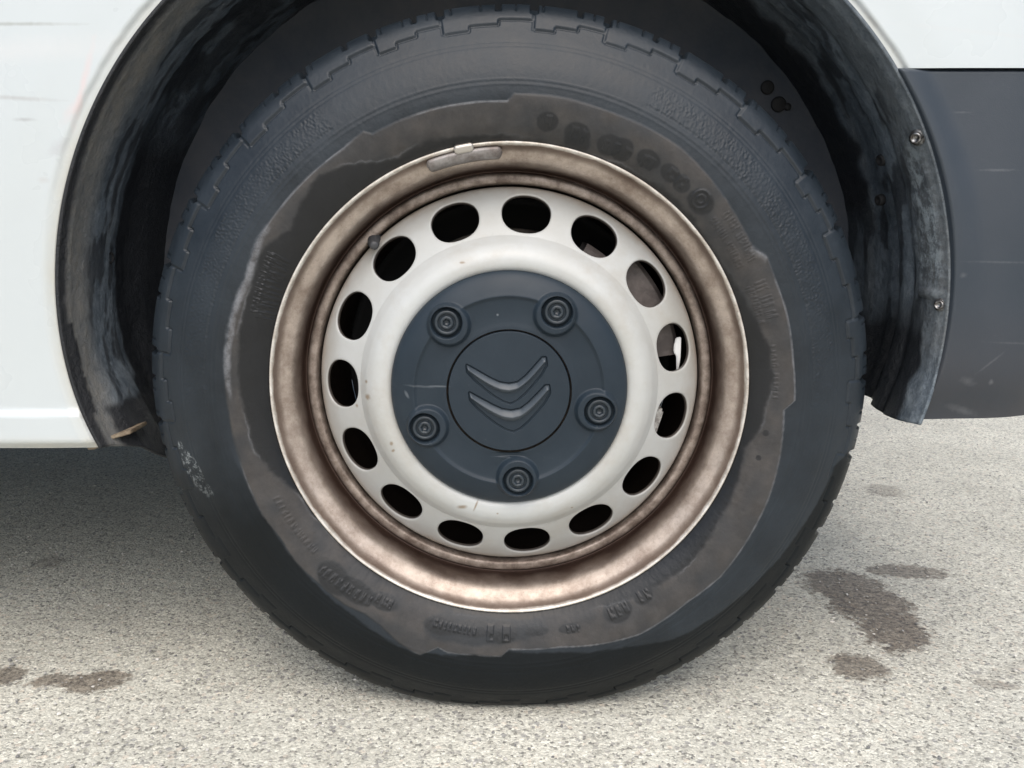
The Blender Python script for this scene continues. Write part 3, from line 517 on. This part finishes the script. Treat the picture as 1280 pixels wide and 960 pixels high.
def addgrid(Vg, g_=None):
    n_, m_ = Vg.shape[:2]; b0 = len(bmv); bmv.extend(map(tuple, Vg.reshape(-1, 3))); hshade.extend((g_ if g_ is not None else np.zeros((n_, m_))).ravel())
    for i in range(n_ - 1):
        for j in range(m_ - 1): a = b0 + i * m_ + j; bmf.append((a, a + m_, a + m_ + 1, a + 1))
for k in range(K):
    tc_ = t0h + k * 2 * np.pi / K; half = np.pi / K; ts = np.linspace(tc_ - half, tc_ + half, NS + 1)
    for pf in (inner, outerp):
        addgrid(np.stack([np.cos(ts)[:, None] * pf[None, :, 0], 0 * ts[:, None] + pf[None, :, 1], ZC + np.sin(ts)[:, None] * pf[None, :, 0]], -1))
    # border points of the sector, ccw in (theta, r)
    MS = 12
    bt = np.r_[ts, np.full(MS - 1, ts[-1]), ts[::-1], np.full(MS - 1, ts[0])]
    rs = np.linspace(rI, rO, MS + 1); br = np.r_[np.full(NS + 1, rI), rs[1:-1], np.full(NS + 1, rO), rs[::-1][1:-1]]
    bt = np.r_[bt, bt[0]]; br = np.r_[br, br[0]]
    a_ = (bt - tc_) * rM; p_ = br - rM; ang = np.arctan2(p_ / hr, a_ / ha); sq_ = 2.25
    ca, sa = np.cos(ang), np.sin(ang); den = (np.abs(ca) ** sq_ + np.abs(sa) ** sq_) ** (-1 / sq_)
    ea, ep = ha * ca * den, hr * sa * den
    rows = []; row_shade = []
    for q_ in np.linspace(0, 1, 9): qq = q_ ** 1.0; aa = a_ + (ea * 1.07 - a_) * qq; pp = p_ + (ep * 1.09 - p_) * qq; rows.append((aa, pp, 0)); row_shade.append(0)
    for sc1, sc2, dy in [(1.04, 1.055, .0002), (1.02, 1.025, .0006), (1.005, 1.005, .0014), (1., 1., .0024), (1., 1., .0036)]: rows.append((ea * sc1, ep * sc2, dy)); row_shade.append([.1, .25, .8, 1, 1][int(round({.0002:0,.0006:1,.0014:2,.0024:3,.0036:4}[dy]))])
    G = []
    for aa, pp, dy in rows:
        rr = rM + pp; t_ = tc_ + aa / rM; ycone = cone(rr) + dy * .79; rr2 = rr - dy * .60 * 1.0
        G.append(np.stack([rr2 * np.cos(t_), ycone, ZC + rr2 * np.sin(t_)], -1))
    G = np.array(G); addgrid(G, np.repeat(np.array(row_shade)[:, None], G.shape[1], 1))
disc = mesh_obj('wheel_disc', np.array(bmv), [tuple(f) for f in bmf], wm.m, None, True, {'hole_shade': np.array(hshade)})
bm = bmesh.new(); bm.from_mesh(disc.data); bmesh.ops.remove_doubles(bm, verts=bm.verts, dist=1e-5); bmesh.ops.recalc_face_normals(bm, faces=bm.faces); bm.to_mesh(disc.data); bm.free()
disc.data.polygons.foreach_set('use_smooth', np.full(len(disc.data.polygons), True)); part(disc, wheel)
# ---- hub cap
cp = M('cap_plastic', (.035, .045, .058), .42, spec=.28)
c = cp.mix(cp.ramp(cp.noise(11, 6, .65), [(.35, 0.), (.7, 1.)]), (.015, .024, .034), (.023, .034, .046))
sm_ = cp.ramp(cp.noise(70, 5, .8), [(.66, 0.), (.76, .4)]); c = cp.mix(sm_, c, (.12, .13, .14))
for (px, py, rx, rz, rot, a) in [(525, 482, .012, .0010, -.1, .22), (509, 492, .0013, .0035, .5, .4), (622, 393, .001, .001, 0, .6), (548, 482, .010, .0008, 0, .4)]:
    p = at(px, py, -.01); c = cp.mix(cp.math('MULTIPLY', cp.spot((p[0], p[2]), rx * 1.8, rz * 1.8, rot, .5, .1, 200), a), c, (.20, .22, .24))
cp.color(c); cp.rough(cp.ramp(cp.noise(25, 5), [(.3, .36), (.75, .52)])); cp.bump(cp.noise(1100, 2), .00012, .5)
capP = resample(catmull([(.1075, .006), (.1082, .001), (.1076, -.0035), (.1055, -.0068), (.101, -.0100), (.095, -.0128), (.0895, -.0148), (.0862, -.0158), (.0848, -.0150), (.0820, -.0138), (.072, -.0132), (.064, -.0134), (.0590, -.0140), (.0566, -.0142)], 12), 130)
NT = 720; ths = np.linspace(0, 2 * np.pi, NT, endpoint=False)
def capy(r): o_ = np.argsort(capP[6:, 0]); return np.interp(r, capP[6:, 0][o_], capP[6:, 1][o_])
BA = [R(90 - (30.5 + 72 * k)) for k in range(5)]; BR = .0835
T2, R2 = np.meshgrid(ths, capP[:, 0], indexing='ij'); Y2 = np.broadcast_to(capP[:, 1], T2.shape).copy()
Xc = R2 * np.cos(T2); Zc = R2 * np.sin(T2)
for b_ in BA:
    bx, bz = BR * math.cos(b_), BR * math.sin(b_); cx_, cz_ = (BR - .0030) * math.cos(b_), (BR - .0030) * math.sin(b_)
    d2 = np.hypot(Xc - cx_, Zc - cz_); lift = sstep(.0205, .0160, d2); top = -.0192
    Y2 = Y2 * (1 - lift) + (np.minimum(Y2, top)) * lift
    d1 = np.hypot(Xc - bx, Zc - bz); rec = sstep(.0142, .0135, d1); Y2 = Y2 * (1 - rec) + (-.0118) * rec
# small pry notch below the badge
nk = np.exp(-(Xc / .010) ** 2) * sstep(-.0560, -.0575, Zc) * sstep(-.0612, -.0600, Zc); Y2 += .002 * nk
cap = grid('hub_cap', np.stack([Xc, Y2, ZC + Zc], -1), cp.m, None, wrap=True); part(cap, wheel)
# badge disc as a height field with the recessed outline of the chevrons
def P2(px, py): p = at(px, py, -.016); return (p[0], p[2] - ZC)
rec1 = [P2(*p) for p in [(583.5, 457), (598, 465), (612, 473), (624, 478.5), (636, 480.5), (647, 478.5), (657, 471), (668, 459), (678, 447.5), (682, 447.5), (683, 457), (676, 469), (666, 481), (656, 492), (647, 500), (638, 504.5), (629, 501.5), (618, 495), (606, 486), (594, 475.5), (584.5, 465)]]
rec2 = [P2(*p) for p in [(587, 491.5), (601, 499), (615, 506.5), (627, 512), (639, 514), (651, 511.5), (661, 504), (672, 493), (682, 482.5), (686, 482.5), (687, 492), (680, 504), (670, 516), (660, 527), (651, 535), (642, 539.5), (632, 536.5), (621, 530), (609, 521), (597, 510.5), (588, 500)]]
chev1 = [P2(*p) for p in [(583.5, 457), (598, 465), (612, 473), (624, 478.5), (636, 480.5), (647, 478.5), (657, 471), (668, 459), (678, 447.5), (682, 447.5), (683, 453), (673, 465), (663, 476), (654, 484), (646, 489.5), (637, 492), (628, 491), (617, 486.5), (605, 479.5), (594, 471.5), (584.5, 463)]]
chev2 = [P2(*p) for p in [(587, 491.5), (601, 499), (615, 506.5), (627, 512), (639, 514), (651, 511.5), (661, 504), (672, 493), (682, 482.5), (686, 482.5), (687, 488), (677, 500), (667, 511), (658, 519), (650, 524.5), (641, 527), (632, 526), (621, 521.5), (609, 514.5), (598, 506.5), (588, 498)]]
def sdf(poly, X, Z):
    d = np.full(X.shape, 9.); ins = np.zeros(X.shape, bool); n_ = len(poly)
    for i in range(n_):
        ax, az = poly[i]; bx, bz = poly[(i + 1) % n_]; ex, ez = bx - ax, bz - az
        t = np.clip(((X - ax) * ex + (Z - az) * ez) / (ex * ex + ez * ez), 0, 1); d = np.minimum(d, np.hypot(X - ax - t * ex, Z - az - t * ez))
        with np.errstate(divide='ignore', invalid='ignore'): cr = ((az > Z) != (bz > Z)) & (X < (bx - ax) * (Z - az) / (bz - az) + ax)
        ins ^= cr
    return np.where(ins, -d, d)
RB = .0553; rg = np.r_[np.linspace(0.0002, .049, 150), np.linspace(.0494, RB, 24)]; tg_ = np.linspace(0, 2 * np.pi, 480, endpoint=False)
T3, R3 = np.meshgrid(tg_, rg, indexing='ij'); X3, Z3 = R3 * np.cos(T3), R3 * np.sin(T3)
Y3 = -.0150 - .0004 * (1 - (R3 / RB) ** 2) + .006 * sstep(RB - .0011, RB, R3) ** 2
for pl in (rec1, rec2):
    d3 = sdf(pl, X3, Z3); Y3 += .0018 * sstep(.0011, .0004, np.abs(d3 - .0004)) + .0006 * sstep(.0, -.001, d3)
badge = grid('centre_badge', np.stack([X3, Y3, ZC + Z3], -1), cp.m, None, wrap=True); part(badge, wheel)
# chevron emblem bars: ridge-backed bars
ch = M('chevron_plastic', (.05, .062, .075), .38, spec=.5); ch.color(ch.mix(ch.noise(30, 4), (.042, .054, .067), (.058, .071, .084))); ch.bump(ch.noise(1100, 2), .0001, .5)
def chevron(pl):
    P_ = np.array(pl); top_ = P_[:9]; bot = P_[11:][::-1]           # matching upper / lower edges
    tip = (P_[9] + P_[10]) / 2
    def rs(Q, n_=60): s_ = np.r_[0, np.cumsum(np.hypot(*np.diff(Q, axis=0).T))]; t_ = np.linspace(0, s_[-1], n_); return np.stack([np.interp(t_, s_, Q[:, i]) for i in (0, 1)], -1)
    t_, b_ = rs(np.vstack([P_[:9], P_[9]])), rs(np.vstack([bot, P_[10]]))
    cols = []
    for f, hgt in [(0, .0010), (.0, -.0002), (.05, -.0010), (.30, -.0027), (.52, -.0040), (.58, -.0042), (.64, -.0040), (.95, -.0004), (1., .0000), (1., .0010)]:
        q_ = t_ + (b_ - t_) * f; end = np.ones(60); end[0] = end[-1] = .55; cols.append(np.c_[q_[:, 0], -.0150 + (hgt * end if hgt < 0 else np.full(60, hgt)), ZC + q_[:, 1]])
    V = np.stack(cols, 1); capa = V[:1].copy(); capa[..., 1] = -.0142; capb = V[-1:].copy(); capb[..., 1] = -.0142
    o = grid('chevron', np.vstack([capa, V, capb]), ch.m, None); part(o, wheel); return o
chevron(chev1); chevron(chev2)
# bolt covers: concentric rings with a hexagonal centre
bc = M('bolt_cover_plastic', (.045, .055, .065), .28, spec=.5); bc.color(bc.mix(bc.noise(120, 4), (.014, .022, .030), (.036, .046, .056)))
proto = None
for k, b_ in enumerate(BA):
    if proto is None:
        pf = [(.0140, .0030), (.0138, .0014), (.0126, .0012), (.0122, -.0004), (.0116, -.0010), (.0096, -.0010), (.0090, -.0004), (.0086, .0018), (.0072, .0020), (.0066, -.0006), (.0060, -.0012), (.0040, -.0012), (.0036, -.0004), (.0032, .0016), (.0004, .0018)]
        tt_ = np.linspace(0, 2 * np.pi, 72, endpoint=False); Vb = np.zeros((72, len(pf), 3))
        for j, (r_, y_) in enumerate(pf):
            hexf = 1.0 if r_ > .0064 or r_ < .003 else 1 / (np.cos(((tt_ + .2) % (np.pi / 3)) - np.pi / 6)) * .93
            Vb[:, j, 0] = r_ * hexf * np.cos(tt_); Vb[:, j, 1] = y_; Vb[:, j, 2] = r_ * hexf * np.sin(tt_)
        proto = grid('bolt_cover', Vb, bc.m, wheel, wrap=True, smooth=True); o = proto
    else: o = proto.copy(); S.collection.objects.link(o); o.parent = wheel
    o.scale = (.9, 1, .9); o.location = (BR * math.cos(b_), -.0150, BR * math.sin(b_)); o.rotation_euler = (0, .3 * k, 0)
# ---- balance weight clipped at the top of the rim, with its bright clip
wgt = M('lead_weight', (.26, .25, .25), .5, metal=.5); wgt.color(wgt.mix(wgt.ramp(wgt.noise(60, 6, .7), [(.35, 0.), (.65, 1.)]), (.17, .145, .135), (.36, .345, .34)))
def arcbar(name, a0, a1, prof_, mat, n_=40, endr=True):
    t_ = np.linspace(a0, a1, n_); Q = np.array(prof_); c0 = Q.mean(0); rows = []
    for i, a in enumerate(t_):
        e = min(i, n_ - 1 - i); k_ = [0.05, .6, .86, .96][e] if e < 4 else 1.; q_ = c0 + (Q - c0) * k_
        rows.append(np.stack([q_[:, 0] * math.cos(a), q_[:, 1], ZC + q_[:, 0] * math.sin(a)], -1))
    V = np.array(rows); V = np.concatenate([V, V[:, :1]], 1); o = grid(name, V, mat, None); part(o, wheel); return o
aw0, rw0 = pol(533, 208, .004); aw1, rw1 = pol(628, 188, .004)
arcbar('balance_weight', aw0, aw1, [(.2150, .0075), (.2158, .0025), (.2150, -.0005), (.2125, -.0012), (.2090, .0010), (.2058, .0050), (.2050, .0095), (.2075, .0125), (.2110, .0108)], wgt.m, 60)
a2 = pol(566, 184, 0)[0]; a3 = pol(592, 180, 0)[0]
clipm = M('clip_steel', (.50, .47, .43), .4, metal=.8)
arcbar('weight_clip', a2, a3, [(.2196, .004), (.2212, .003), (.2210, -.0012), (.2196, -.0030), (.2172, -.0030), (.2150, -.0020), (.2130, -.0018), (.2130, -.0010), (.2160, -.0010), (.2180, -.0015), (.2196, .000)], clipm.m, 24)
# ---- valve stem in the well
vm = M('valve_rubber', (.05, .052, .056), .5); vp = at(462, 297, .040)
bdir = Vector((0, -1, 0)) + Vector((-vp[0], 0, ZC - vp[2])).normalized() * .25
o = disk_part('valve', (vp[0], .062, vp[2]), bdir, .0076, .040, vm.m, None, 28, [(0, 1), (.45, 1), (.55, .96), (.58, .80), (.66, .78), (.68, .5), (.9, .45), (1, .3), (1.15, .1), (1.2, 0)]); part(o, wheel)
# ================================================================== behind the disc: brake and axle
ir = M('brake_iron', (.16, .14, .13), .55, metal=.6); ir.color(ir.mix(ir.ramp(ir.noise(50, 6, .7), [(.4, 0.), (.65, 1.)]), (.10, .085, .075), (.22, .19, .17)))
o = revolve('brake_disc', [(.03, .095), (.085, .095), (.0855, .135), (.143, .136), (.1435, .139), (.1435, .158), (.085, .159), (.03, .159)], ir.m, None, 128, smooth=False); part(o)
cm = M('caliper_iron', (.13, .115, .11), .6, metal=.3); cm.color(cm.mix(cm.ramp(cm.noise(35, 6, .7), [(.4, 0.), (.65, 1.)]), (.10, .085, .08), (.18, .155, .145))); cm.bump(cm.noise(120, 5), .001, .6)
def arcslab(name, a0, a1, r0, r1, y0, y1, mat):
    t_ = np.linspace(a0, a1, 24); rows = [[(r * math.cos(a), y, ZC + r * math.sin(a)) for r, y in ((r0, y0 + .004), (r0 + .004, y0), (r1 - .004, y0), (r1, y0 + .004), (r1, y1), (r0, y1), (r0, y0 + .004))] for a in t_]
    o = grid(name, np.array(rows), mat, None, smooth=False); part(o); return o
arcslab('brake_caliper', R(8), R(46), .112, .168, .058, .150, cm.m)
arcslab('caliper_bracket', R(48), R(60), .128, .150, .060, .118, cm.m)
o = revolve('dust_shield', [(.02, .170), (.140, .170), (.1670, .166), (.1742, .158), (.1746, .160), (.1680, .169), (.14, .173), (.02, .173)], black.m, None, 96); part(o)
p = at(846, 440, .052); gl = M('glint_pale', (.85, .86, .86), .3, metal=.2)  # pale slab added to make the bright glint behind this hole
slab('hole_glint', [(p[0] - .0015, p[2] + .014), (p[0] + .0035, p[2] + .015), (p[0] + .0035, p[2] - .006), (p[0] + .0018, p[2] - .019), (p[0] + .0002, p[2] - .018), (p[0] - .0005, p[2] - .004), (p[0] - .0032, p[2] + .000), (p[0] - .0032, p[2] + .006)], .050, .054, gl.m, van, .0008)
p = at(823, 525, .055)  # speckled slab added in place of pale ground glimpsed through the hole
gl2 = M('glimpse_speckle', (.45, .44, .42), .6); gl2.color(gl2.mix(gl2.ramp(gl2.noise(160, 5, .7), [(.4, 0.), (.6, 1.)]), (.30, .28, .26), (.70, .68, .64)))
slab('ground_glimpse', [(p[0] - .02, p[2] + .008), (p[0] + .001, p[2] + .013), (p[0] + .005, p[2] + .010), (p[0] - .004, p[2] - .02), (p[0] - .02, p[2] - .02)], .052, .09, gl2.m, van, .002)
box('axle_beam', -.06, .06, .16, 1.5, .29, .35, um.m)
